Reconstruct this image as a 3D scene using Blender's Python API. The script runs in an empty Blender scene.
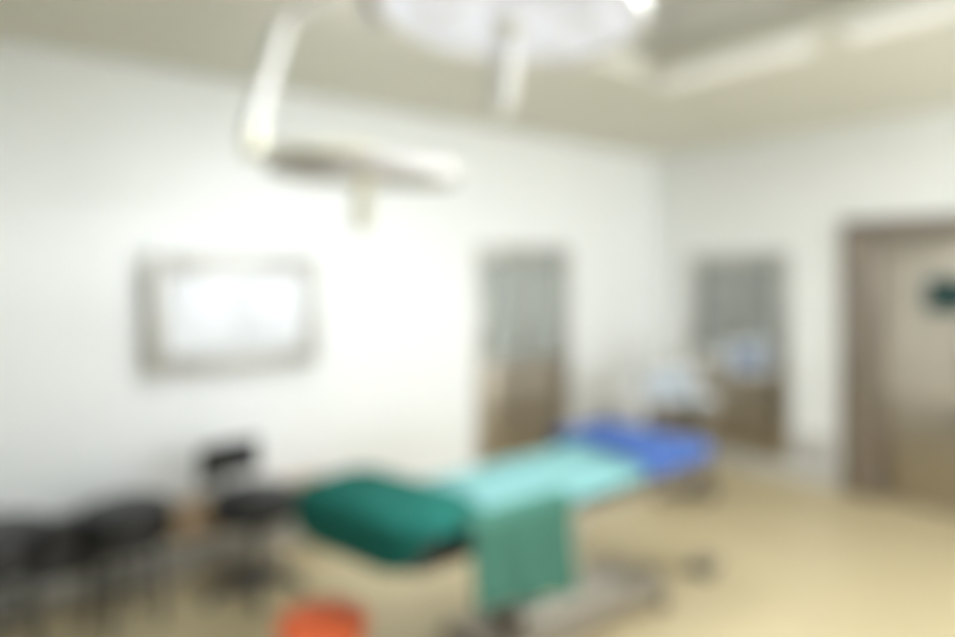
import bpy, bmesh, math, random
from mathutils import Vector, Matrix, noise
random.seed(7)
PI = math.pi
BLUR = True          # the photograph was taken far out of focus; the lens is set the same way
S = bpy.context.scene
COL = S.collection

# ------------------------------------------------------------------ materials
def hexl(r, g, b):
    def f(c):
        c /= 255.0
        return c / 12.92 if c <= 0.04045 else ((c + 0.055) / 1.055) ** 2.4
    return (f(r), f(g), f(b), 1.0)

def mat(name, col, rough=0.5, metal=0.0, var=0.06, scale=8.0, bump=0.0, bscale=60.0, emit=None, estr=0.0, coat=0.0, spec=0.5):
    m = bpy.data.materials.new(name); m.use_nodes = True
    nt = m.node_tree; n = nt.nodes; l = nt.links
    b = n['Principled BSDF']
    tc = n.new('ShaderNodeTexCoord')
    nz = n.new('ShaderNodeTexNoise'); nz.inputs['Scale'].default_value = scale; nz.inputs['Detail'].default_value = 4
    l.new(tc.outputs['Object'], nz.inputs['Vector'])
    r = n.new('ShaderNodeValToRGB')
    r.color_ramp.elements[0].position = 0.3; r.color_ramp.elements[1].position = 0.7
    r.color_ramp.elements[0].color = tuple(c * (1 - var) for c in col[:3]) + (1,)
    r.color_ramp.elements[1].color = tuple(min(1, c * (1 + var)) for c in col[:3]) + (1,)
    l.new(nz.outputs['Fac'], r.inputs['Fac']); l.new(r.outputs['Color'], b.inputs['Base Color'])
    b.inputs['Roughness'].default_value = rough; b.inputs['Metallic'].default_value = metal
    b.inputs['Specular IOR Level'].default_value = spec
    b.inputs['Coat Weight'].default_value = coat
    if bump:
        n2 = n.new('ShaderNodeTexNoise'); n2.inputs['Scale'].default_value = bscale; n2.inputs['Detail'].default_value = 3
        l.new(tc.outputs['Object'], n2.inputs['Vector'])
        bp = n.new('ShaderNodeBump'); bp.inputs['Strength'].default_value = bump; bp.inputs['Distance'].default_value = 0.01
        l.new(n2.outputs['Fac'], bp.inputs['Height']); l.new(bp.outputs['Normal'], b.inputs['Normal'])
    if emit:
        b.inputs['Emission Color'].default_value = emit; b.inputs['Emission Strength'].default_value = estr
    return m

def glass_mat(name, tint):
    m = bpy.data.materials.new(name); m.use_nodes = True
    nt = m.node_tree; n = nt.nodes; l = nt.links
    n.remove(n['Principled BSDF'])
    out = n['Material Output']
    tr = n.new('ShaderNodeBsdfTransparent'); tr.inputs['Color'].default_value = tint
    gl = n.new('ShaderNodeBsdfGlossy'); gl.inputs['Roughness'].default_value = 0.03
    fr = n.new('ShaderNodeFresnel'); fr.inputs['IOR'].default_value = 1.6
    mx = n.new('ShaderNodeMixShader')
    l.new(fr.outputs['Fac'], mx.inputs['Fac']); l.new(tr.outputs[0], mx.inputs[1]); l.new(gl.outputs[0], mx.inputs[2])
    df = n.new('ShaderNodeBsdfDiffuse'); df.inputs['Color'].default_value = (0.74, 0.77, 0.74, 1)   # pale colour mixed into the glass in place of light inside
    m2 = n.new('ShaderNodeMixShader'); m2.inputs['Fac'].default_value = 0.36
    l.new(mx.outputs[0], m2.inputs[1]); l.new(df.outputs[0], m2.inputs[2])
    l.new(m2.outputs[0], out.inputs['Surface'])
    return m

M = {}
M['viewer_frame'] = mat('grey_viewer_frame', (0.50, 0.49, 0.455, 1), 0.4, 0.2, var=0.04)
M['wall'] = mat('white_wall_panel', (0.87, 0.885, 0.885, 1), 0.42, var=0.012, scale=1.5, bump=0.03, bscale=90)
M['wall_dim'] = mat('light_absorbing_wall', (0.16, 0.19, 0.19, 1), 0.6, var=0.03, scale=2)  # for the unseen left wall, made dark to soak up bounce light
M['ceil'] = mat('cream_ceiling', (0.70, 0.69, 0.605, 1), 0.6, var=0.02, scale=2)
M['ceil_panel'] = mat('grey_ceiling_panel', (0.45, 0.45, 0.42, 1), 0.5, var=0.03, scale=3)
M['floor'] = mat('beige_vinyl', (0.54, 0.452, 0.272, 1), 0.38, var=0.05, scale=22, bump=0.02, bscale=40)
M['base'] = mat('grey_skirting', (0.60, 0.585, 0.54, 1), 0.4, var=0.04)
M['steel'] = mat('brushed_steel', (0.56, 0.55, 0.52, 1), 0.28, 1.0, var=0.05, scale=14, bump=0.02, bscale=120)
M['steel_dark'] = mat('dull_steel', (0.44, 0.39, 0.31, 1), 0.32, 0.85, var=0.08, scale=10)
M['door_frame'] = mat('brown_steel_frame', (0.27, 0.23, 0.19, 1), 0.38, 0.45, var=0.07, scale=6)
M['door_leaf'] = mat('greige_door_leaf', (0.52, 0.48, 0.41, 1), 0.32, 0.35, var=0.05, scale=3)
M['door_glass'] = mat('dark_teal_glass', (0.02, 0.055, 0.055, 1), 0.08, var=0.2, scale=3)
M['white_enamel'] = mat('white_enamel', (0.80, 0.79, 0.76, 1), 0.3, var=0.02)
M['lamp_grey'] = mat('lamp_grey', (0.50, 0.48, 0.46, 1), 0.45, var=0.03)
M['lamp_cream'] = mat('lamp_cream', (0.84, 0.81, 0.66, 1), 0.4, var=0.04)
M['lamp_under'] = mat('unlit_lamp_lens', (0.82, 0.79, 0.73, 1), 0.25, var=0.08, scale=9)
M['dark_plastic'] = mat('dark_plastic', (0.05, 0.05, 0.052, 1), 0.4, var=0.15)
M['black'] = mat('black_vinyl', (0.014, 0.014, 0.015, 1), 0.42, var=0.25, scale=25, bump=0.08, bscale=150)
M['grey_plastic'] = mat('dark_grey_plastic', (0.075, 0.075, 0.08, 1), 0.45, var=0.1)
M['rubber'] = mat('grey_rubber', (0.10, 0.10, 0.095, 1), 0.7, var=0.1)
M['wood'] = mat('tan_wood', (0.43, 0.315, 0.20, 1), 0.5, var=0.18, scale=6)
M['orange'] = mat('orange_red_plastic', (0.72, 0.125, 0.028, 1), 0.6, var=0.04)
M['mint'] = mat('mint_cotton', (0.17, 0.345, 0.34, 1), 0.85, var=0.05, scale=12, bump=0.1, bscale=220, spec=0.2)
M['sea'] = mat('sea_green_cotton', (0.051, 0.145, 0.108, 1), 0.9, var=0.06, scale=12, bump=0.1, bscale=220, spec=0.15)
M['deep'] = mat('deep_green_cotton', (0.013, 0.11, 0.088, 1), 0.9, var=0.1, scale=9, bump=0.15, bscale=180, spec=0.1)
M['blue'] = mat('blue_cotton', (0.052, 0.108, 0.30, 1), 0.85, var=0.08, scale=9, bump=0.12, bscale=180, spec=0.2)
M['pad'] = mat('black_mattress', (0.03, 0.03, 0.032, 1), 0.55, var=0.1, bump=0.04)
M['table_grey'] = mat('table_base_enamel', (0.40, 0.38, 0.33, 1), 0.32, 0.3, var=0.06)
M['table_taupe'] = mat('taupe_table_base', (0.31, 0.27, 0.21, 1), 0.38, 0.2, var=0.08)
M['glass'] = glass_mat('cabinet_glass', (0.86, 0.90, 0.88, 1))
M['inner'] = mat('cabinet_lining', (0.80, 0.80, 0.77, 1), 0.45, 0.0, var=0.05)
M['machine'] = mat('pale_grey_housing', (0.62, 0.65, 0.67, 1), 0.4, var=0.03)
M['machine_brown'] = mat('taupe_housing', (0.16, 0.13, 0.095, 1), 0.45, var=0.1)
M['olive'] = mat('dark_olive_rubber', (0.045, 0.05, 0.028, 1), 0.55, var=0.15)
M['screen_blue'] = mat('blue_grey_screen', (0.10, 0.13, 0.19, 1), 0.15, var=0.1, emit=(0.35, 0.42, 0.55, 1), estr=0.12)
M['carton_white'] = mat('white_carton', (0.62, 0.64, 0.64, 1), 0.6, var=0.03)
M['carton_green'] = mat('grey_green_carton', (0.13, 0.16, 0.11, 1), 0.6, var=0.08)
M['carton_blue'] = mat('pale_blue_carton', (0.33, 0.40, 0.47, 1), 0.6, var=0.05)
M['carton_grey'] = mat('grey_carton', (0.36, 0.37, 0.37, 1), 0.6, var=0.05)
M['viewer_lit'] = mat('lit_film_viewer', (0.8, 0.82, 0.86, 1), 0.3, var=0.01, emit=(0.86, 0.92, 1.0, 1), estr=0.05)
M['lamp_lit'] = mat('lit_lamp_lens', (0.66, 0.67, 0.74, 1), 0.25, var=0.02, emit=(0.80, 0.85, 1.0, 1), estr=0.40)
M['tube_lit'] = mat('weak_lit_tube', (0.78, 0.77, 0.72, 1), 0.4, var=0.01, emit=(1.0, 0.98, 0.9, 1), estr=0.2)
M['panel_lit'] = mat('fill_light_diffuser', (0.8, 0.8, 0.8, 1), 0.4, var=0.01, emit=(0.94, 0.975, 1.0, 1), estr=27.0)

# ------------------------------------------------------------------ mesh helpers
def box(bm, lo, hi, bev=0.0, seg=2, rot=None, piv=None):
    lo = Vector(lo); hi = Vector(hi)
    r = bmesh.ops.create_cube(bm, size=1.0)
    vs = r['verts']
    c = (lo + hi) / 2; d = hi - lo
    for v in vs:
        v.co = Vector((v.co.x * d.x, v.co.y * d.y, v.co.z * d.z)) + c
    if bev > 0:
        es = list({e for v in vs for e in v.link_edges})
        rr = bmesh.ops.bevel(bm, geom=es, offset=bev, segments=seg, affect='EDGES', profile=0.5)
        vs = list(set([v for v in vs if v.is_valid] + list(rr['verts'])))
    if rot is not None:
        p = Vector(piv) if piv is not None else c
        for v in vs:
            v.co = rot @ (v.co - p) + p
    return vs

def lathe(bm, prof, n=32, at=(0, 0, 0), rot=None):
    at = Vector(at); rows = []
    for r, z in prof:
        row = []
        if r < 1e-5:
            v = Vector((0, 0, z)); v = (rot @ v if rot else v) + at
            row = [bm.verts.new(v)]
        else:
            for i in range(n):
                a = 2 * PI * i / n
                v = Vector((r * math.cos(a), r * math.sin(a), z)); v = (rot @ v if rot else v) + at
                row.append(bm.verts.new(v))
        rows.append(row)
    for A, B in zip(rows, rows[1:]):
        for i in range(n):
            j = (i + 1) % n
            if len(A) == 1 and len(B) == 1: continue
            if len(A) == 1: bm.faces.new((A[0], B[j], B[i]))
            elif len(B) == 1: bm.faces.new((A[i], A[j], B[0]))
            else: bm.faces.new((A[i], A[j], B[j], B[i]))

def tube(bm, pts, r, n=12, caps=True):
    pts = [Vector(p) for p in pts]
    rs = r if isinstance(r, (list, tuple)) else [r] * len(pts)
    rows = []; up = None
    for i, p in enumerate(pts):
        a = pts[max(0, i - 1)]; b = pts[min(len(pts) - 1, i + 1)]
        t = (b - a).normalized()
        if up is None:
            up = Vector((0, 0, 1)) if abs(t.z) < 0.9 else Vector((1, 0, 0))
        u = (up - t * up.dot(t)).normalized(); w = t.cross(u); up = u
        rows.append([bm.verts.new(p + (u * math.cos(2 * PI * k / n) + w * math.sin(2 * PI * k / n)) * rs[i]) for k in range(n)])
    for A, B in zip(rows, rows[1:]):
        for k in range(n):
            bm.faces.new((A[k], A[(k + 1) % n], B[(k + 1) % n], B[k]))
    if caps:
        bm.faces.new(rows[0][::-1]); bm.faces.new(rows[-1])

def arc(p0, p1, p2, n=10):
    p0, p1, p2 = Vector(p0), Vector(p1), Vector(p2)
    return [(1 - t) ** 2 * p0 + 2 * t * (1 - t) * p1 + t * t * p2 for t in [i / n for i in range(n + 1)]]

def obj(name, bm, m, parent=None, smooth=True):
    bmesh.ops.recalc_face_normals(bm, faces=bm.faces[:])
    me = bpy.data.meshes.new(name); bm.to_mesh(me); bm.free()
    me.materials.append(m if not isinstance(m, str) else M[m])
    if smooth:
        me.polygons.foreach_set('use_smooth', [True] * len(me.polygons))
        try: me.set_sharp_from_angle(angle=math.radians(35))
        except Exception: pass
    o = bpy.data.objects.new(name, me); COL.objects.link(o)
    if parent is not None:
        o.parent = parent
    return o

def B(): return bmesh.new()

def tag(o, label, cat, group=None):
    o['label'] = label; o['category'] = cat
    if group: o['group'] = group
    return o

def thing(name, label, cat, loc=(0, 0, 0), rz=0, group=None):
    o = bpy.data.objects.new(name, None); COL.objects.link(o)
    o.location = loc; o.rotation_euler = (0, 0, rz); o.empty_display_size = 0.1
    return tag(o, label, cat, group)

def struct(o):
    o['kind'] = 'structure'; return o

def copy_tree(o, parent=None):
    c = o.copy(); COL.objects.link(c)
    if parent is not None: c.parent = parent
    for ch in list(o.children): copy_tree(ch, c)
    return c

def RX(a): return Matrix.Rotation(a, 3, 'X')
def RY(a): return Matrix.Rotation(a, 3, 'Y')
def RZ(a): return Matrix.Rotation(a, 3, 'Z')

# ------------------------------------------------------------------ the room
XL, XR, YF, YB, H = -0.9, 5.38, -1.6, 3.91, 2.78
TW = 0.46
def wall(name, axis, plane, out, a0, a1, openings, m):
    """a wall of solid blocks round its openings; out = +1/-1 side the thickness goes to"""
    bm = B()
    def blk(u0, u1, z0, z1):
        if u1 - u0 < 1e-4 or z1 - z0 < 1e-4: return
        p0, p1 = sorted((plane, plane + out * TW))
        if axis == 'x': box(bm, (u0, p0, z0), (u1, p1, z1))
        else: box(bm, (p0, u0, z0), (p1, u1, z1))
    u = a0
    for (o0, o1, z0, z1) in sorted(openings):
        blk(u, o0, 0, H + 0.12)
        blk(o0, o1, 0, z0); blk(o0, o1, z1, H + 0.12)
        u = o1
    blk(u, a1, 0, H + 0.12)
    return struct(obj(name, bm, m, smooth=False))

CL = (3.19, 4.15, 0.16, 1.85)      # cabinet opening in the back wall
CR = (2.63, 3.51, 0.14, 1.81)      # cabinet opening in the right wall
DR = (0.62, 2.20, 0.0, 2.06)       # door opening in the right wall
WN = (1.9, 5.0, 0.95, 2.35)        # window behind the camera
wall('wall_back', 'x', YB, 1, XL - TW, XR + TW, [CL], 'wall')
wall('wall_right', 'y', XR, 1, YF, YB, [CR, DR], 'wall')
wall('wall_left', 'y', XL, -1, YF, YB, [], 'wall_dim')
wall('wall_front', 'x', YF, -1, XL - TW, XR + TW, [WN], 'wall')
bm = B(); box(bm, (XL - TW, YF - TW, -0.1), (XR + TW, YB + TW, 0.0)); struct(obj('floor', bm, 'floor', smooth=False))
# ceiling: a cream border round a slightly raised field of grey panels
IX, IY = 3.20, 2.36
bm = B()
box(bm, (XL, IY, H), (XR, YB, H + 0.12)); box(bm, (IX, YF, H), (XR, IY, H + 0.12))
struct(obj('trim_1', bm, 'ceil', smooth=False))
bm = B()
box(bm, (XL - TW, YF - TW, H + 0.12), (XR + TW, YB + TW, H + 0.24))
struct(obj('ceiling', bm, 'ceil_panel', smooth=False))
bm = B()
for k in range(7):
    x = XL + 0.6 * (k + 1) - 0.1
    if x < IX: box(bm, (x - 0.008, YF, H + 0.108), (x + 0.008, IY, H + 0.1195))
for k in range(6):
    y = YF + 0.6 * (k + 1)
    if y < IY: box(bm, (XL, y - 0.008, H + 0.108), (IX, y + 0.008, H + 0.1195))
struct(obj('trim_2', bm, 'steel', smooth=False))
# skirting
bm = B()
box(bm, (XL, YB - 0.018, 0), (XR - 0.018, YB, 0.125), 0.004)
struct(obj('baseboard_back', bm, 'base'))
bm = B()
box(bm, (XR - 0.018, DR[1] + 0.002, 0), (XR, YB - 0.0, 0.125), 0.004)
box(bm, (XR - 0.018, YF, 0), (XR, DR[0], 0.125), 0.004)
struct(obj('baseboard_right', bm, 'base'))

# window behind the camera, daylight through it
win = bpy.data.objects.new('window_1', None); COL.objects.link(win); struct(win)
bm = B()
for (a, b_) in ((WN[0], WN[0] + 0.06), ((WN[0] + WN[1]) / 2 - 0.03, (WN[0] + WN[1]) / 2 + 0.03), (WN[1] - 0.06, WN[1])):
    box(bm, (a, YF - 0.14, WN[2]), (b_, YF - 0.08, WN[3]), 0.005)
box(bm, (WN[0], YF - 0.14, WN[2]), (WN[1], YF - 0.08, WN[2] + 0.06), 0.005)
box(bm, (WN[0], YF - 0.14, WN[3] - 0.06), (WN[1], YF - 0.08, WN[3]), 0.005)
obj('window_frame', bm, 'white_enamel', win)

# sliding door in the right wall
door = bpy.data.objects.new('door_1', None); COL.objects.link(door); struct(door)
bm = B()
y0, y1, zt = DR[0], DR[1], DR[3]
box(bm, (XR - 0.045, y1 - 0.25, 0), (XR + 0.16, y1, zt), 0.006)
box(bm, (XR - 0.045, y0, 0), (XR + 0.16, y0 + 0.25, zt), 0.006)
box(bm, (XR - 0.046, y0, zt - 0.15), (XR + 0.16, y1, zt), 0.006)
obj('door_frame', bm, 'door_frame', door)
bm = B(); box(bm, (XR + 0.06, y0 + 0.24, 0.012), (XR + 0.11, y1 - 0.24, zt - 0.14), 0.004)
leaf = obj('door_leaf', bm, 'door_leaf', door)
bm = B()
wy0, wy1, wz0, wz1 = 1.30, 1.665, 1.40, 1.62
for (a, b_, c, d) in ((wy0 - .025, wy0, wz0 - .025, wz1 + .025), (wy1, wy1 + .025, wz0 - .025, wz1 + .025), (wy0, wy1, wz0 - .025, wz0), (wy0, wy1, wz1, wz1 + .025)):
    box(bm, (XR + 0.048, a, c), (XR + 0.062, b_, d), 0.003)
obj('view_window_frame', bm, 'steel', leaf)
bm = B(); box(bm, (XR + 0.052, wy0, wz0), (XR + 0.0605, wy1, wz1)); obj('view_window', bm, 'door_glass', leaf)
bm = B(); box(bm, (XR + 0.054, y0 + 0.25, 0.012), (XR + 0.0605, y1 - 0.25, 0.78), 0.002); obj('kick_plate', bm, 'steel_dark', leaf)
bm = B()
tube(bm, [(XR + 0.03, 1.40, 0.95), (XR + 0.03, 1.40, 1.25)], 0.012)
for z in (0.97, 1.23): tube(bm, [(XR + 0.03, 1.40, z), (XR + 0.062, 1.40, z)], 0.009)
obj('handle', bm, 'steel', leaf)

# ------------------------------------------------------------------ built-in cabinets
def cabinet(label, w, h, loc, rz):
    """local: x along the wall (0..w), y into the wall, front at y=0, z from 0"""
    t = thing('instrument_cabinet', label, 'cabinet', loc, rz, 'built-in instrument cabinets')
    d = 0.40; k = 0.003
    bm = B()
    box(bm, (k, 0.0, k), (0.022, d, h - k)); box(bm, (w - 0.022, 0.0, k), (w - k, d, h - k))
    box(bm, (0.022, 0.0, k), (w - 0.022, d, 0.03)); box(bm, (0.022, 0.0, h - 0.025), (w - 0.022, d, h - k))
    box(bm, (0.022, d - 0.012, 0.03), (w - 0.022, d, h - 0.025))
    split = h * 0.47
    box(bm, (0.022, 0.02, split - 0.012), (w - 0.022, d - 0.012, split + 0.012))
    obj('carcass', bm, 'inner', t, smooth=False)
    bm = B(); f = 0.045
    box(bm, (-0.03, -0.016, -0.03), (f - 0.01, -0.001, h + 0.03), 0.003); box(bm, (w - f + 0.01, -0.016, -0.03), (w + 0.03, -0.001, h + 0.03), 0.003)
    box(bm, (f - 0.01, -0.016, h - 0.025), (w - f + 0.01, -0.001, h + 0.03), 0.003); box(bm, (f - 0.01, -0.016, -0.03), (w - f + 0.01, -0.001, 0.03), 0.003)
    box(bm, (f - 0.01, -0.016, split - 0.025), (w - f + 0.01, -0.001, split + 0.025), 0.003)
    obj('trim_frame', bm, 'steel', t)
    for z in (split + (h - split) * 0.36, split + (h - split) * 0.68):
        bm = B(); box(bm, (0.024, 0.05, z - 0.006), (w - 0.024, d - 0.014, z + 0.006), 0.002)
        obj('shelf', bm, 'steel', t)
    hw = w / 2
    for s in (0, 1):
        a, b_ = (0.037, hw - 0.002) if s == 0 else (hw + 0.002, w - 0.037)
        bm = B(); e = 0.032; z0, z1 = split + 0.027, h - 0.027
        box(bm, (a, -0.013, z0), (a + e, 0.008, z1), 0.002); box(bm, (b_ - e, -0.013, z0), (b_, 0.008, z1), 0.002)
        box(bm, (a + e, -0.013, z0), (b_ - e, 0.008, z0 + e), 0.002); box(bm, (a + e, -0.013, z1 - e), (b_ - e, 0.008, z1), 0.002)
        dr = obj('glass_door', bm, 'steel', t)
        bm = B(); box(bm, (a + e - .004, -0.004, z0 + e - .004), (b_ - e + .004, 0.0, z1 - e + .004)); obj('pane', bm, 'glass', dr)
        hx = b_ - 0.016 if s == 0 else a + 0.016
        bm = B(); tube(bm, [(hx, -0.013, z0 + .22), (hx, -0.04, z0 + .22), (hx, -0.04, z0 + .34), (hx, -0.013, z0 + .34)], 0.006); obj('handle', bm, 'steel', dr)
        bm = B(); box(bm, (a, -0.014, 0.032), (b_, 0.008, split - 0.027), 0.004)
        ld = obj('steel_door', bm, 'steel_dark', t)
        bm = B(); tube(bm, [(hx, -0.014, split - .22), (hx, -0.042, split - .22), (hx, -0.042, split - .10), (hx, -0.014, split - .10)], 0.006); obj('handle', bm, 'steel', ld)
    return split
hL, hR = CL[3] - CL[2], CR[3] - CR[2]
sL = cabinet('steel built-in cabinet with glass doors in the long wall beside the film viewer', CL[1] - CL[0], hL, (CL[0], YB, CL[2]), 0)
sR = cabinet('steel built-in cabinet with glass doors in the wall beside the sliding door', CR[1] - CR[0], hR, (XR, CR[1], CR[2]), -PI / 2)

def on_shelf(which, u, dep, lvl, sz, kind, m, label):
    """stand a box or bottle on shelf lvl (0,1,2) of a cabinet at u along it"""
    s, h = (sL, hL) if which == 'L' else (sR, hR)
    z = [s + 0.012, s + (h - s) * 0.36 + 0.006, s + (h - s) * 0.68 + 0.006][lvl]
    w, d, ht = sz
    bm = B()
    if kind == 'carton':
        box(bm, (-w / 2, -d / 2, 0), (w / 2, d / 2, ht), 0.004)
    elif kind == 'bottle':
        r = w / 2
        lathe(bm, [(0, 0), (r * .93, 0), (r, .006), (r, ht * .68), (r * .85, ht * .76), (r * .38, ht * .84), (r * .36, ht * .88)], 20)
    else:
        r = w / 2
        lathe(bm, [(0, 0), (r * .8, 0), (r * .84, .004), (r, ht), (r * .95, ht), (r * .8, .01), (0, .01)], 24)
    if which == 'L': loc, rz = (CL[0] + u, YB + dep, CL[2] + z), 0
    else: loc, rz = (XR + dep, CR[1] - u, CR[2] + z), -PI / 2
    nm = {'carton': 'carton', 'bottle': 'bottle', 'dish': 'steel_bowl'}[kind]
    o = obj(nm, bm, m)
    if kind == 'bottle':
        bm = B(); lathe(bm, [(0, ht * .865), (w * .23, ht * .865), (w * .23, ht), (0, ht)], 16); obj('cap', bm, 'white_enamel', o)
    o.location = loc; o.rotation_euler = (0, 0, rz)
    tag(o, label, {'carton': 'box', 'bottle': 'bottle', 'dish': 'bowl'}[kind])
on_shelf('L', .22, .20, 2, (.26, .22, .20), 'carton', 'carton_green', 'dark green carton on the top shelf of the long-wall cabinet')
on_shelf('L', .66, .20, 2, (.30, .22, .22), 'carton', 'carton_grey', 'grey carton on the top shelf of the long-wall cabinet')
on_shelf('L', .27, .20, 1, (.34, .22, .17), 'carton', 'carton_blue', 'pale blue carton on the middle shelf of the long-wall cabinet')
on_shelf('L', .68, .20, 1, (.26, .22, .20), 'carton', 'carton_white', 'white carton on the middle shelf of the long-wall cabinet')
on_shelf('L', .24, .18, 0, (.22, .22, .09), 'dish', 'steel', 'steel bowl on the bottom shelf of the long-wall cabinet')
on_shelf('L', .66, .20, 0, (.34, .24, .18), 'carton', 'carton_green', 'low dark green carton on the bottom shelf of the long-wall cabinet')
on_shelf('R', .24, .20, 2, (.30, .22, .20), 'carton', 'carton_grey', 'grey carton on the top shelf of the cabinet beside the door')
on_shelf('R', .64, .20, 2, (.28, .22, .22), 'carton', 'carton_green', 'dark green carton on the top shelf of the cabinet beside the door')
on_shelf('R', .26, .16, 1, (.30, .20, .21), 'carton', 'carton_white', 'white carton, in place of a reflection, on the middle shelf of the cabinet beside the door')  # white cartons here and one shelf down imitate a bright reflection
on_shelf('R', .62, .18, 1, (.10, .10, .20), 'bottle', 'carton_green', 'green bottle on the middle shelf of the cabinet beside the door')
on_shelf('R', .24, .16, 0, (.30, .20, .22), 'carton', 'carton_white', 'tall white carton, in place of a reflection, on the bottom shelf of the cabinet beside the door')
on_shelf('R', .64, .18, 0, (.26, .22, .17), 'carton', 'carton_blue', 'pale blue carton on the bottom shelf of the cabinet beside the door')

# ------------------------------------------------------------------ film viewer on the long wall
t = thing('film_viewer', 'lit white film viewer in a wide grey frame on the long wall', 'light box', (1.362, YB, 1.443))
bm = B(); box(bm, (-.475, -.075, -.31), (.475, -.001, .31), 0.012); obj('housing', bm, 'viewer_frame', t)
bm = B()
f = .098
for lo, hi in (((-.485, -.10, -.32), (-.485 + f, -.07, .32)), ((.485 - f, -.10, -.32), (.485, -.07, .32)), ((-.485 + f, -.10, .32 - f), (.485 - f, -.07, .32)), ((-.485 + f, -.10, -.32), (.485 - f, -.07, -.32 + f))):
    box(bm, lo, hi, 0.006)
obj('bezel', bm, 'viewer_frame', t)
for s in (-1, 1):
    bm = B(); box(bm, (-.191 + s * .1935, -.088, -.220), (.191 + s * .1935, -.0755, .220), 0.003); obj('light_panel', bm, 'viewer_lit', t)
bm = B(); box(bm, (-.385, -.106, .212), (.385, -.09, .226), 0.003); obj('film_clip', bm, 'steel', t)
for x in (-.33, .33):
    bm = B(); lathe(bm, [(0, 0), (.014, 0), (.012, .014), (0, .016)], 16, (x, -.10, -.273), RX(PI / 2)); obj('knob', bm, 'dark_plastic', t)

# ------------------------------------------------------------------ return-air grilles
def grille(label, w, h, loc, rz):
    t = thing('air_grille', label, 'vent', loc, rz, 'low return-air grilles')
    bm = B(); f = .025
    box(bm, (-w / 2, -.014, 0), (-w / 2 + f, -.001, h), .002); box(bm, (w / 2 - f, -.014, 0), (w / 2, -.001, h), .002)
    box(bm, (-w / 2 + f, -.014, 0), (w / 2 - f, -.001, f), .002); box(bm, (-w / 2 + f, -.014, h - f), (w / 2 - f, -.001, h), .002)
    obj('frame', bm, 'base', t)
    bm = B(); n = int((h - 2 * f) / .024)
    for i in range(n):
        z = f + (i + .5) * (h - 2 * f) / n
        box(bm, (-w / 2 + f, -.012, z - .006), (w / 2 - f, -.003, z + .006), rot=RX(.45))
    obj('slats', bm, 'base', t)
grille('small grey return-air grille low on the wall pier beside the sliding door', .30, .26, (XR, 2.415, .13), -PI / 2)
grille('wide grey return-air grille low in the wall corner behind the operating table', .62, .34, (4.72, YB, .13), 0)

# ------------------------------------------------------------------ operating table
SL = .022    # the back section is raised a little
TX0, TX1, TY0, TY1 = 1.60, 2.92, 1.87, 2.35
YC = 2.19
t = thing('operating_table', 'operating table on a grey wheeled base under green and blue sheets', 'operating table', (2.2, YC, 0))
def L(x, y, z): return (x - 2.2, y - YC, z)
bm = B(); box(bm, L(1.72, 2.00, .055), L(2.86, 2.38, .13), .03, 3); obj('base_plate', bm, 'table_taupe', t)
bm = B(); box(bm, L(1.92, 2.05, .125), L(2.55, 2.33, .22), .035, 3); obj('base_cover', bm, 'table_grey', t)
bm = B()
for k in range(6):
    z = .215 + k * .07; e = .015 * (k % 2)
    box(bm, L(2.06 + e, 2.08 + e, z), L(2.36 - e, 2.30 - e, z + .07), .008)
obj('column', bm, 'steel', t)
bm = B(); box(bm, L(1.62, 1.93, .625), L(2.88, 2.33, .69), .008); obj('top_frame', bm, 'steel_dark', t)
for nm, a, b_ in (('seat_pad', 1.62, 2.10), ('back_pad', 2.11, 2.60), ('head_pad', 2.61, 2.92)):
    bm = B(); box(bm, L(a, TY0, .692), L(b_, TY1, .755), .02, 3, rot=RY(-SL) if a > 2 else None, piv=L(2.10, 2.13, .70)); obj(nm, bm, 'pad', t)
bm = B(); box(bm, L(2.56, TY1 + .01, .70), L(2.88, TY1 + .14, .755), .015, 3, rot=RY(-SL), piv=L(2.10, 2.13, .70)); obj('arm_board', bm, 'pad', t)
bm = B(); box(bm, L(1.30, 1.95, .585), L(1.605, 2.48, .755), .03, 3); obj('leg_pad', bm, 'pad', t)
bm = B(); box(bm, L(1.36, 2.05, .56), L(1.66, 2.36, .584), .005); obj('leg_plate', bm, 'steel_dark', t)
for s, y in ((0, TY0 - .022), (1, TY1 + .012)):
    bm = B(); box(bm, L(1.66, y, .645), L(2.86, y + .010, .675), .003)
    for x in (1.75, 2.2, 2.75):
        ya, yb = (y + .009, 1.932) if s == 0 else (2.328, y + .001)
        box(bm, L(x, ya, .650), L(x + .02, yb, .670))
    obj('side_rail', bm, 'steel', t)
for x in (1.80, 2.80):
    for y in (1.985, 2.395):
        bm = B(); tube(bm, [L(x, y, .058), L(x, y, .03)], .012); box(bm, L(x - .012, y - .018, .03), L(x + .012, y + .018, .058), .003)
        cs = obj('caster', bm, 'steel_dark', t)
        bm = B(); lathe(bm, [(0, -.016), (.03, -.016), (.034, -.010), (.034, .010), (.03, .016), (0, .016)], 24, L(x, y, .034), RX(PI / 2)); obj('wheel', bm, 'rubber', cs)
bm = B(); box(bm, L(2.855, 2.14, .07), L(3.02, 2.24, .085), .004, rot=RY(.12)); obj('foot_pump_pedal', bm, 'dark_plastic', t)
# patient head rest clamp
bm = B(); tube(bm, [L(2.87, 2.19, .66), L(2.97, 2.19, .66), L(3.00, 2.19, .72)], .012); obj('head_rest_bar', bm, 'steel', t)

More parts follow.
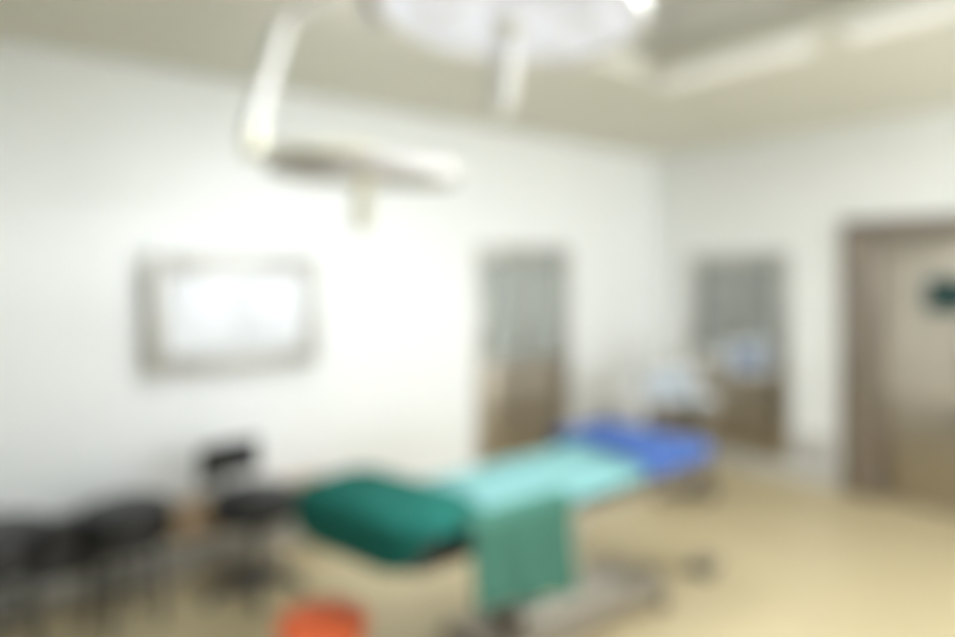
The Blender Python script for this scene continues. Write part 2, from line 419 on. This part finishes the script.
def cloth(name, path, x0, x1, m, label, nx=40, amp=.006, thick=.006, hem=None, seed=0, xwarp=None, group=None):
    """a sheet: path = [(y, z)] across the table, swept from x0 to x1, with soft creases that only lift it"""
    pts = [Vector((0, y, z)) for y, z in path]
    # resample
    out = [pts[0]]
    for a, b_ in zip(pts, pts[1:]):
        n = max(1, int((b_ - a).length / .018))
        out += [a.lerp(b_, (i + 1) / n) for i in range(n)]
    ns = []
    for i in range(len(out)):
        tdir = (out[min(i + 1, len(out) - 1)] - out[max(i - 1, 0)]).normalized()
        ns.append(Vector((0, -tdir.z, tdir.y)))
    if ns[len(ns) // 2].z < 0: ns = [-n for n in ns]
    bm = B(); rows = []
    for j in range(nx + 1):
        x = x0 + (x1 - x0) * j / nx; row = []
        for i, p in enumerate(out):
            w = noise.noise(Vector((x * 5 + seed, p.y * 3.0, p.z * 2.0)))
            w2 = noise.noise(Vector((x * 14 + seed, p.y * 9.0, p.z * 3)))
            q = Vector((x, p.y, p.z)) + ns[i] * (amp * (1 + w) + amp * .5 * (1 + w2))
            if hem:
                q = hem(q, i / (len(out) - 1), j / nx)
            row.append(bm.verts.new(q))
        rows.append(row)
    for A, C in zip(rows, rows[1:]):
        for i in range(len(A) - 1):
            bm.faces.new((A[i], A[i + 1], C[i + 1], C[i]))
    o = obj(name, bm, m)
    sd = o.modifiers.new('thickness', 'SOLIDIFY'); sd.thickness = thick; sd.offset = 0
    ss = o.modifiers.new('soft', 'SUBSURF'); ss.levels = 1; ss.render_levels = 1
    return tag(o, label, 'sheet', group)
def rnd(y_edge, z, s, r=.03, n=5):
    """rounded corner over a table edge; s=-1 near side, +1 far side"""
    return [(y_edge - s * r + s * r * math.sin(a), z - r + r * math.cos(a)) for a in [PI / 2 * i / n for i in range(n + 1)]]
zt = .77
def lift(q): return Vector((q.x, q.y, q.z + SL * max(0, q.x - 2.10)))
near = TY0 - .034; far = TY1 + .034
p = [(near, .745)] + rnd(near, zt, -1)[::-1] + rnd(far, zt, 1) + [(far, .62)]
cloth('surgical_sheet', p, 1.605, 2.60, 'mint', 'pale mint sheet spread over the middle of the operating table', nx=50, seed=1, hem=lambda q, u, v: lift(q))
p = [(near - .016, .40)] + [(near - .018, .60)] + rnd(near - .018, zt + .022, -1, .035)[::-1] + [(near + .04, zt + .022)]
def hem_towel(q, u, v):
    k = max(0, 1 - u * 1.25)
    q.y -= .012 * k * (1 + math.sin(v * 15)) ; q.z += .09 * k * (1 - v) ; q.x += .01 * k * math.sin(u * 9)
    return q
cloth('surgical_towel', p, 1.45, 1.96, 'sea', 'sea-green towel hanging down the near side of the operating table', nx=36, amp=.004, seed=4, hem=hem_towel)
p = [(near - .012, .752)] + rnd(near - .012, zt + .022, -1)[::-1] + rnd(far + .14, zt + .022, 1) + [(far + .14, .70)]
cloth('blue_sheet', p, 2.43, 2.95, 'blue', 'crumpled blue sheet over the head end of the operating table', nx=32, amp=.012, seed=9, hem=lambda q, u, v: lift(Vector((q.x + .15 * u * (1 - v), q.y, q.z))))

# dark green drape over the leg section: open below, hanging on three sides
bm = B(); NU, NV = 56, 22
cx_, cy_ = 1.405, 2.30
dr_rot = RZ(.20)
rows = []
for j in range(NV + 1):
    v = j / NV; row = []
    for i in range(NU):
        a = 2 * PI * i / NU
        ca, sa = math.cos(a), math.sin(a)
        e = .55
        hx = .215 * math.copysign(abs(ca) ** e, ca); hy = .415 * math.copysign(abs(sa) ** e, sa)
        if v < .5:
            k = v / .5; r = k * .97; z = .796 + .006 * (1 - k * k) - .03 * max(0, k - .75) / .25
        else:
            k = (v - .5) / .5; r = .97 + .06 * math.sin(k * PI / 2)
            drop = .165 * (1 - .40 * max(0, sa) ** 1.5)
            drop *= 1 - .92 * min(1, max(0, (ca - .35) / .4))
            drop *= 1 - .90 * max(0, -sa) ** .6 * min(1, max(0, (ca + .92) / .4))
            z = .766 - drop * k
            r += .02 * k * math.sin(a * 7 + 1)
        p_ = dr_rot @ Vector((hx * r, hy * r, z)) + Vector((cx_, cy_, 0))
        p_.z += .008 * noise.noise(Vector((p_.x * 8, p_.y * 8, 3)))
        row.append(bm.verts.new(p_))
    rows.append(row)
for A, C in zip(rows, rows[1:]):
    for i in range(NU):
        bm.faces.new((A[i], A[(i + 1) % NU], C[(i + 1) % NU], C[i]))
bmesh.ops.remove_doubles(bm, verts=bm.verts[:], dist=.0005)
o = obj('surgical_drape', bm, 'deep')
md = o.modifiers.new('thickness', 'SOLIDIFY'); md.thickness = .008; md.offset = 1
md = o.modifiers.new('soft', 'SUBSURF'); md.levels = 1; md.render_levels = 1
tag(o, 'dark green drape hanging over the foot end of the operating table', 'drape')

# foot switch on the floor beyond the table
t = thing('foot_switch', 'grey foot switch on the floor past the head of the operating table', 'foot pedal', (3.36, 2.12, 0), .3)
bm = B(); box(bm, (-.11, -.07, 0), (.11, .07, .03), .01); obj('base', bm, 'rubber', t)
bm = B(); box(bm, (-.09, -.055, .032), (.09, .055, .05), .008, rot=RX(.12)); obj('pedal', bm, 'steel_dark', t)

# ------------------------------------------------------------------ ceiling lamps
hubx, huby = 1.27, 1.80
t = thing('lamp_mount', 'white ceiling mount carrying the two surgical lamps', 'lamp mount', (hubx, huby, H + .12))
bm = B(); lathe(bm, [(0, -.001), (.17, -.001), (.17, -.03), (.13, -.06), (.06, -.075), (0, -.075)], 36); obj('ceiling_plate', bm, 'white_enamel', t)
bm = B(); lathe(bm, [(0, -.076), (.045, -.076), (.045, -.31), (0, -.31)], 24); obj('spindle', bm, 'white_enamel', t)

def lamp(label, centre, R_, arm_pts, m_under, tilt, nbulb, dh=1.0, hl=1.0):
    t = thing('surgical_lamp', label, 'surgical lamp', centre, 0, 'surgical lamps')
    rot = tilt
    bm = B()
    lathe(bm, [(0, .115 * dh), (R_ * .25, .112 * dh), (R_ * .55, .095 * dh), (R_ * .82, .062 * dh), (R_ * .96, .022), (R_, -.005), (R_, -.03), (R_ * .97, -.036), (R_ * .94, -.03), (R_ * .93, .0)], 56, rot=rot)
    obj('dome', bm, 'lamp_grey' if m_under == 'lamp_under' else 'white_enamel', t)
    bm = B()
    lathe(bm, [(0, .0), (R_ * .935, .0), (R_ * .935, -.02), (R_ * .90, -.026), (R_ * .30, -.034), (.062, -.036), (0, -.036)], 56, rot=rot)
    lens = obj('lens', bm, m_under, t)
    for k in range(nbulb):
        a = 2 * PI * k / nbulb + .3
        bm = B()
        c = rot @ Vector((R_ * .6 * math.cos(a), R_ * .6 * math.sin(a), -.0305))
        lathe(bm, [(R_ * .17, -.002), (R_ * .185, -.010), (R_ * .20, -.004), (R_ * .19, .002)], 24, c, rot)
        obj('reflector_ring', bm, 'lamp_grey' if m_under == 'lamp_under' else 'white_enamel', lens)
    bm = B()
    lathe(bm, [(0, -.034), (.055, -.034), (.055, -.055), (.03, -.065), (0, -.065)], 24, rot=rot); obj('handle_collar', bm, 'lamp_cream' if m_under == 'lamp_under' else 'white_enamel', t)
    bm = B()
    lathe(bm, [(0, -.064), (.024, -.064), (.024, -.085), (.034, -.10), (.036, -.16 * hl), (.030, -.20 * hl), (.016, -.215 * hl), (0, -.217 * hl)], 24, rot=rot); obj('handle', bm, 'lamp_cream' if m_under == 'lamp_under' else 'white_enamel', t)
    c = Vector(centre)
    # yoke: half ring round the dome from the pivot
    pv = Vector(arm_pts[-1]) - c
    bm = B()
    ax = Vector((pv.x, pv.y, 0)).normalized(); sd = Vector((-ax.y, ax.x, 0))
    pts = [ax * (R_ * 1.06 * math.cos(q)) + sd * (R_ * 1.06 * math.sin(q)) + Vector((0, 0, .03)) for q in [(-PI / 2) + PI * i / 28 for i in range(29)]]
    pts = [rot @ q for q in pts]
    pts = [pts[0] - (pts[0] - Vector((0, 0, pts[0].z))).normalized() * R_ * .08] + pts + [pts[-1] - (pts[-1] - Vector((0, 0, pts[-1].z))).normalized() * R_ * .08]
    tube(bm, pts, .016, 10); obj('yoke', bm, 'lamp_cream' if m_under == 'lamp_under' else 'white_enamel', t)
    bm = B(); lathe(bm, [(0, -.05), (.042, -.05), (.042, .05), (0, .05)], 20, pv); obj('joint', bm, 'lamp_cream' if m_under == 'lamp_under' else 'lamp_grey', t)
    bm = B(); tube(bm, [Vector(q) - c for q in arm_pts], .028, 14); arm = obj('arm', bm, 'white_enamel', t)
    bm = B(); q = Vector(arm_pts[0]) - c; lathe(bm, [(.047, -.035), (.065, -.035), (.065, .035), (.047, .035), (.047, -.035)], 24, q); obj('arm_collar', bm, 'white_enamel', arm)
    return t
c2 = (1.30, 2.29, 2.06)
lamp('small unlit grey surgical lamp hanging before the long wall', c2, .365,
     [(hubx, huby, 2.70), (1.03, 2.28, 2.62), (1.0, 2.36, 2.58), (.93, 2.475, 2.20), (.935, 2.475, 2.14)], 'lamp_under', RY(.05) @ Matrix.Rotation(.075, 3, Vector((.775, -.631, 0))), 6, .45, 1.15)
c1 = (1.285, 1.43, 2.41)
big = lamp('large lit white surgical lamp above the foot of the operating table', c1, .385,
     [(hubx, huby, 2.62), (1.05, 1.85, 2.62), (1.02, 1.75, 2.60), (1.02, 1.735, 2.45)], 'lamp_lit', Matrix.Rotation(.09, 3, Vector((.631, .775, 0))), 7, .9, 1.4)

for q in ((.359, .133), (.243, .298)):
    dv = Vector((q[0], q[1], 0)).normalized(); sv = Vector((-dv.y, dv.x, 0))
    bm = B(); tube(bm, [dv * .375 - sv * .05 + Vector((0, 0, -.03)), dv * .42 - sv * .04 + Vector((0, 0, -.045)), dv * .42 + sv * .04 + Vector((0, 0, -.045)), dv * .375 + sv * .05 + Vector((0, 0, -.03))], .013, 10)
    obj('side_handle', bm, 'lamp_grey', big)

# ------------------------------------------------------------------ ceiling strip lights and added fill panels
def strip(label, y0, y1, x):
    t = thing('strip_light', label, 'ceiling light', (x, (y0 + y1) / 2, H), 0, 'strip lights along the ceiling border')
    l_ = (y1 - y0) / 2
    bm = B(); box(bm, (-.075, -l_, -.022), (.075, l_, -.001), .004); obj('housing', bm, 'white_enamel', t)
    for s in (-1, 1):
        bm = B(); tube(bm, [(s * .035, -l_ + .02, -.036), (s * .035, l_ - .02, -.036)], .014, 12); obj('tube', bm, 'tube_lit', t)
strip('white strip light along the ceiling border, next to the room corner', 1.50, 2.36, IX + .08)
strip('white strip light along the ceiling border, farther from the room corner', .42, 1.33, IX + .08)
for i, (x, y) in enumerate(((1.72, 1.99), (2.22, 1.12), (1.5, .65), (.55, .95))):  # out-of-view panels added to brighten the long wall and the floor
    t = thing('fill_ceiling_light', 'square fill light added out of view in the raised grey ceiling field', 'ceiling light', (x, y, H + .12), 0, 'added square fill lights')
    bm = B()
    for lo, hi in (((-.32, -.32, -.03), (-.29, .32, -.001)), ((.29, -.32, -.03), (.32, .32, -.001)), ((-.29, -.32, -.03), (.29, -.29, -.001)), ((-.29, .29, -.03), (.29, .32, -.001))):
        box(bm, lo, hi)
    obj('frame', bm, 'white_enamel', t)
    bm = B(); box(bm, (-.29, -.29, -.02), (.29, .29, -.001)); obj('diffuser', bm, 'panel_lit', t)

# ------------------------------------------------------------------ seats by the long wall
t = thing('swivel_chair', 'black swivel chair with a low backrest in front of the tan bench', 'chair', (1.30, 3.41, 0), .25)
for k in range(5):
    a = 2 * PI * k / 5 - .9
    ca, sa = math.cos(a), math.sin(a)
    bm = B(); tube(bm, [(ca * .02, sa * .02, .095), (ca * .13, sa * .13, .085), (ca * .235, sa * .235, .062)], [.03, .026, .019]); lg = obj('leg', bm, 'dark_plastic', t)
    bm = B(); lathe(bm, [(0, -.014), (.022, -.014), (.026, -.008), (.026, .008), (.022, .014), (0, .014)], 18, (ca * .235, sa * .235, .027), RZ(a) @ RX(PI / 2)); obj('caster', bm, 'rubber', lg)
bm = B(); lathe(bm, [(0, .07), (.035, .07), (.035, .13), (.026, .14), (.026, .28), (.016, .285), (.016, .378), (0, .378)], 20); obj('gas_lift', bm, 'dark_plastic', t)
bm = B(); box(bm, (-.09, -.09, .378), (.09, .09, .3995), .005); obj('seat_plate', bm, 'dark_plastic', t)
bm = B(); lathe(bm, [(0, .40), (.19, .40), (.22, .415), (.23, .46), (.222, .52), (.17, .545), (0, .552)], 36); obj('seat', bm, 'black', t)
bm = B(); tube(bm, [(0, .06, .388), (-.02, .22, .392), (-.03, .265, .45), (-.03, .27, .58), (-.03, .258, .67)], .013, 10); obj('back_bracket', bm, 'dark_plastic', t)
bm = B()
NX, NZ = 14, 8
fr, bk = [], []
for i in range(NX + 1):
    u = -1 + 2 * i / NX
    for j in range(NZ + 1):
        w = -1 + 2 * j / NZ
        k = max(0.0, 1 - abs(u) ** 5) ** .5 * max(0.0, 1 - abs(w) ** 5) ** .5
        yy = .235 - .05 * u * u
        fr.append(bm.verts.new((-.03 + .18 * u, yy - .028 * k, .665 + .092 * w)))
        bk.append(bm.verts.new((-.03 + .18 * u, yy + .016 * k + .002, .665 + .092 * w)))
idx = lambda i, j: i * (NZ + 1) + j
for i in range(NX):
    for j in range(NZ):
        bm.faces.new((fr[idx(i, j)], fr[idx(i + 1, j)], fr[idx(i + 1, j + 1)], fr[idx(i, j + 1)]))
        bm.faces.new((bk[idx(i, j)], bk[idx(i, j + 1)], bk[idx(i + 1, j + 1)], bk[idx(i + 1, j)]))
for i in range(NX):
    for j in (0, NZ):
        bm.faces.new((fr[idx(i, j)], bk[idx(i, j)], bk[idx(i + 1, j)], fr[idx(i + 1, j)]))
for j in range(NZ):
    for i in (0, NX):
        bm.faces.new((fr[idx(i, j)], fr[idx(i, j + 1)], bk[idx(i, j + 1)], bk[idx(i, j)]))
obj('backrest', bm, 'black', t)

def stool(label, loc, rz):
    t = thing('round_stool', label, 'stool', loc, rz, 'black stools by the long wall'); t.scale = (1, 1, 1.09)
    bm = B(); lathe(bm, [(0, .36), (.18, .36), (.205, .375), (.21, .47), (.198, .515), (.15, .533), (0, .538)], 36); obj('seat', bm, 'black', t)
    bm = B(); lathe(bm, [(0, .34), (.16, .34), (.16, .359), (0, .359)], 30); obj('seat_plate', bm, 'dark_plastic', t)
    for k in range(4):
        a = PI / 4 + k * PI / 2; ca, sa = math.cos(a), math.sin(a)
        bm = B(); tube(bm, [(ca * .13, sa * .13, .35), (ca * .145, sa * .145, .25), (ca * .165, sa * .165, .016)], .014, 10); lg = obj('leg', bm, 'dark_plastic', t)
        bm = B(); lathe(bm, [(0, 0), (.015, 0), (.016, .02), (0, .022)], 12, (ca * .165, sa * .165, 0)); obj('rubber_foot', bm, 'rubber', lg)
    bm = B(); r = .145; tube(bm, [(r * math.cos(2 * PI * k / 32), r * math.sin(2 * PI * k / 32), .20) for k in range(33)], .008, 8, caps=False); obj('foot_ring', bm, 'dark_plastic', t)
stool('black round stool beside the tan bench, right of the dark grey box', (.71, 3.50, 0), .2)
stool('black round stool farthest from the operating table, left of the dark grey box', (.205, 3.54, 0), .5)

# step platform and the box on it
t = thing('step_platform', 'low grey steel step on the floor between the two black stools', 'step stool', (.56, 3.80, 0))
bm = B(); box(bm, (-.24, -.085, .17), (.24, .085, .195), .006); obj('tread', bm, 'base', t)
for sx in (-1, 1):
    for sy in (-1, 1):
        bm = B(); tube(bm, [(sx * .21, sy * .065, .171), (sx * .22, sy * .068, 0)], .012, 10); obj('leg', bm, 'steel', t)
bm = B(); box(bm, (-.14, -.075, 0), (.14, .075, .24), .012)
o = obj('storage_box', bm, 'grey_plastic'); o.location = (.51, 3.80, .196)
bm = B(); box(bm, (-.147, -.082, .2405), (.147, .082, .265), .008); obj('lid', bm, 'dark_plastic', o)
tag(o, 'dark grey lidded box standing on the low steel step', 'box')

# bench
t = thing('low_bench', 'low deep-sided tan wooden bench against the long wall behind the swivel chair', 'bench', (1.42, 3.79, 0))
bm = B(); box(bm, (-.45, -.09, .25), (.45, .09, .42), .006); obj('bench_top', bm, 'wood', t)
for sx in (-1, 1):
    for sy in (-1, 1):
        bm = B(); tube(bm, [(sx * .40, sy * .065, .251), (sx * .41, sy * .068, 0)], .011, 10); obj('leg', bm, 'base', t)

# orange bucket
t = thing('bucket', 'orange-red lidded plastic bucket on the floor before the operating table', 'bucket', (1.18, 2.40, 0))
bm = B(); lathe(bm, [(0, .0), (.115, .0), (.12, .006), (.155, .28), (.168, .283), (.170, .297), (.160, .30), (.150, .292), (.114, .012), (0, .010)], 44); obj('tub', bm, 'orange', t)
bm = B(); lathe(bm, [(.176, .290), (.178, .306), (.165, .316), (.10, .322), (0, .326)], 44); obj('lid', bm, 'orange', t)
bm = B(); lathe(bm, [(0, .324), (.02, .324), (.026, .345), (.018, .352), (0, .353)], 20); obj('knob', bm, 'orange', t)
bm = B(); tube(bm, [(.171 * math.cos(q), .171 * math.sin(q) , .285 + (-.02 * math.sin(q))) for q in [PI * i / 24 for i in range(25)]], .004, 8); obj('handle', bm, 'steel', t)

# anaesthesia machine beyond the head of the table
t = thing('anaesthesia_machine', 'pale grey and brown anaesthesia machine between the operating table and corner cabinet', 'medical machine', (4.38, 2.98, 0), -.66)
bm = B(); box(bm, (-.23, -.22, .06), (.23, .22, .12), .015); obj('base', bm, 'machine_brown', t)
for sx in (-1, 1):
    for sy in (-1, 1):
        bm = B(); tube(bm, [(sx * .19, sy * .18, .062), (sx * .19, sy * .18, .034)], .011); cs = obj('caster', bm, 'steel_dark', t)
        bm = B(); lathe(bm, [(0, -.014), (.028, -.014), (.031, -.008), (.031, .008), (.028, .014), (0, .014)], 18, (sx * .19, sy * .18, .031), RX(PI / 2)); obj('wheel', bm, 'rubber', cs)
bm = B(); box(bm, (-.20, -.18, .12), (.20, .20, .72), .015); body = obj('cabinet', bm, 'machine_brown', t)
for k in range(3):
    bm = B(); box(bm, (-.18, -.192, .15 + k * .17), (.18, -.179, .30 + k * .17), .005); dw = obj('drawer', bm, 'machine_brown', t)
    bm = B(); tube(bm, [(-.06, -.191, .235 + k * .17), (-.06, -.212, .235 + k * .17), (.06, -.212, .235 + k * .17), (.06, -.191, .235 + k * .17)], .006); obj('handle', bm, 'steel', dw)
bm = B(); box(bm, (-.30, -.24, .72), (.24, .20, .75), .008); obj('work_top', bm, 'machine', t)
bm = B(); box(bm, (-.26, -.06, .751), (.14, .18, .93), .015); un = obj('ventilator', bm, 'machine', t)
bm = B(); box(bm, (-.20, -.068, .79), (.02, -.059, .90), .003); obj('dial_panel', bm, 'carton_blue', un)
for k in range(2):
    bm = B(); lathe(bm, [(0, 0), (.018, 0), (.016, .02), (0, .022)], 18, (.065, -.06, .81 + k * .07), RX(PI / 2)); obj('dial', bm, 'dark_plastic', un)
bm = B(); tube(bm, [(.16, .02, .751), (.16, .02, 1.0), (.18, .0, 1.03), (.37, -.005, 1.03)], .016); obj('monitor_arm', bm, 'machine', t)
bm = B(); box(bm, (.36, -.03, .90), (.70, .02, 1.14), .012); mo = obj('monitor', bm, 'machine', t)
bm = B(); box(bm, (.385, -.034, .925), (.675, -.029, 1.115)); obj('screen', bm, 'screen_blue', mo)
bm = B(); lathe(bm, [(0, 0), (.03, .01), (.06, .06), (.065, .10), (.045, .15), (.018, .175), (.016, .20), (0, .20)], 24, (.02, -.29, .56)); bag = obj('breathing_bag', bm, 'olive', t)
bm = B(); tube(bm, arc((.02, -.29, .758), (.02, -.30, .83), (.02, -.15, .84)) + [Vector((.02, -.062, .84))], .013, 10); obj('hose', bm, 'olive', bag)

# ------------------------------------------------------------------ light
w = bpy.data.worlds.new('daylight'); S.world = w; w.use_nodes = True
bg = w.node_tree.nodes['Background']; bg.inputs['Color'].default_value = (0.85, 0.92, 1.0, 1); bg.inputs['Strength'].default_value = 1.0
def area(name, loc, rot, sx, sy, e, col):
    d = bpy.data.lights.new(name, 'AREA'); d.shape = 'RECTANGLE'; d.size = sx; d.size_y = sy; d.energy = e; d.color = col
    o = bpy.data.objects.new(name, d); COL.objects.link(o); o.location = loc; o.rotation_euler = rot
    return o
area('window_daylight', ((WN[0] + WN[1]) / 2, YF - .30, (WN[2] + WN[3]) / 2), (PI / 2, 0, 0), 3.0, 1.35, 110, (.92, .96, 1.0))
d = bpy.data.lights.new('surgical_lamp_beam', 'SPOT'); d.energy = 22; d.spot_size = 1.9; d.spot_blend = .6; d.shadow_soft_size = .25; d.color = (.96, .98, 1)
o = bpy.data.objects.new('surgical_lamp_beam', d); COL.objects.link(o); o.location = (1.33, 1.45, 2.33); o.rotation_euler = (.28, .35, 0)

# ------------------------------------------------------------------ camera
cam = bpy.data.cameras.new('camera'); co = bpy.data.objects.new('camera', cam); COL.objects.link(co)
co.location = (0, 0, 1.65); co.rotation_euler = (PI / 2, 0, math.radians(50.851 - 90))
cam.sensor_width = 36; cam.lens = 670 / 955 * 36; cam.shift_y = -43.5 / 955
cam.clip_start = .02; cam.clip_end = 60
if BLUR:
    cam.dof.use_dof = True; cam.dof.focus_distance = .30; cam.dof.aperture_fstop = 1.5
S.camera = co
S.view_settings.view_transform = 'Standard'; S.view_settings.look = 'None'
S.view_settings.exposure = 0.12; S.view_settings.gamma = 1.0; S.view_settings.use_curve_mapping = False
S.cycles.use_denoising = True
S.cycles.max_bounces = 10; S.cycles.diffuse_bounces = 6
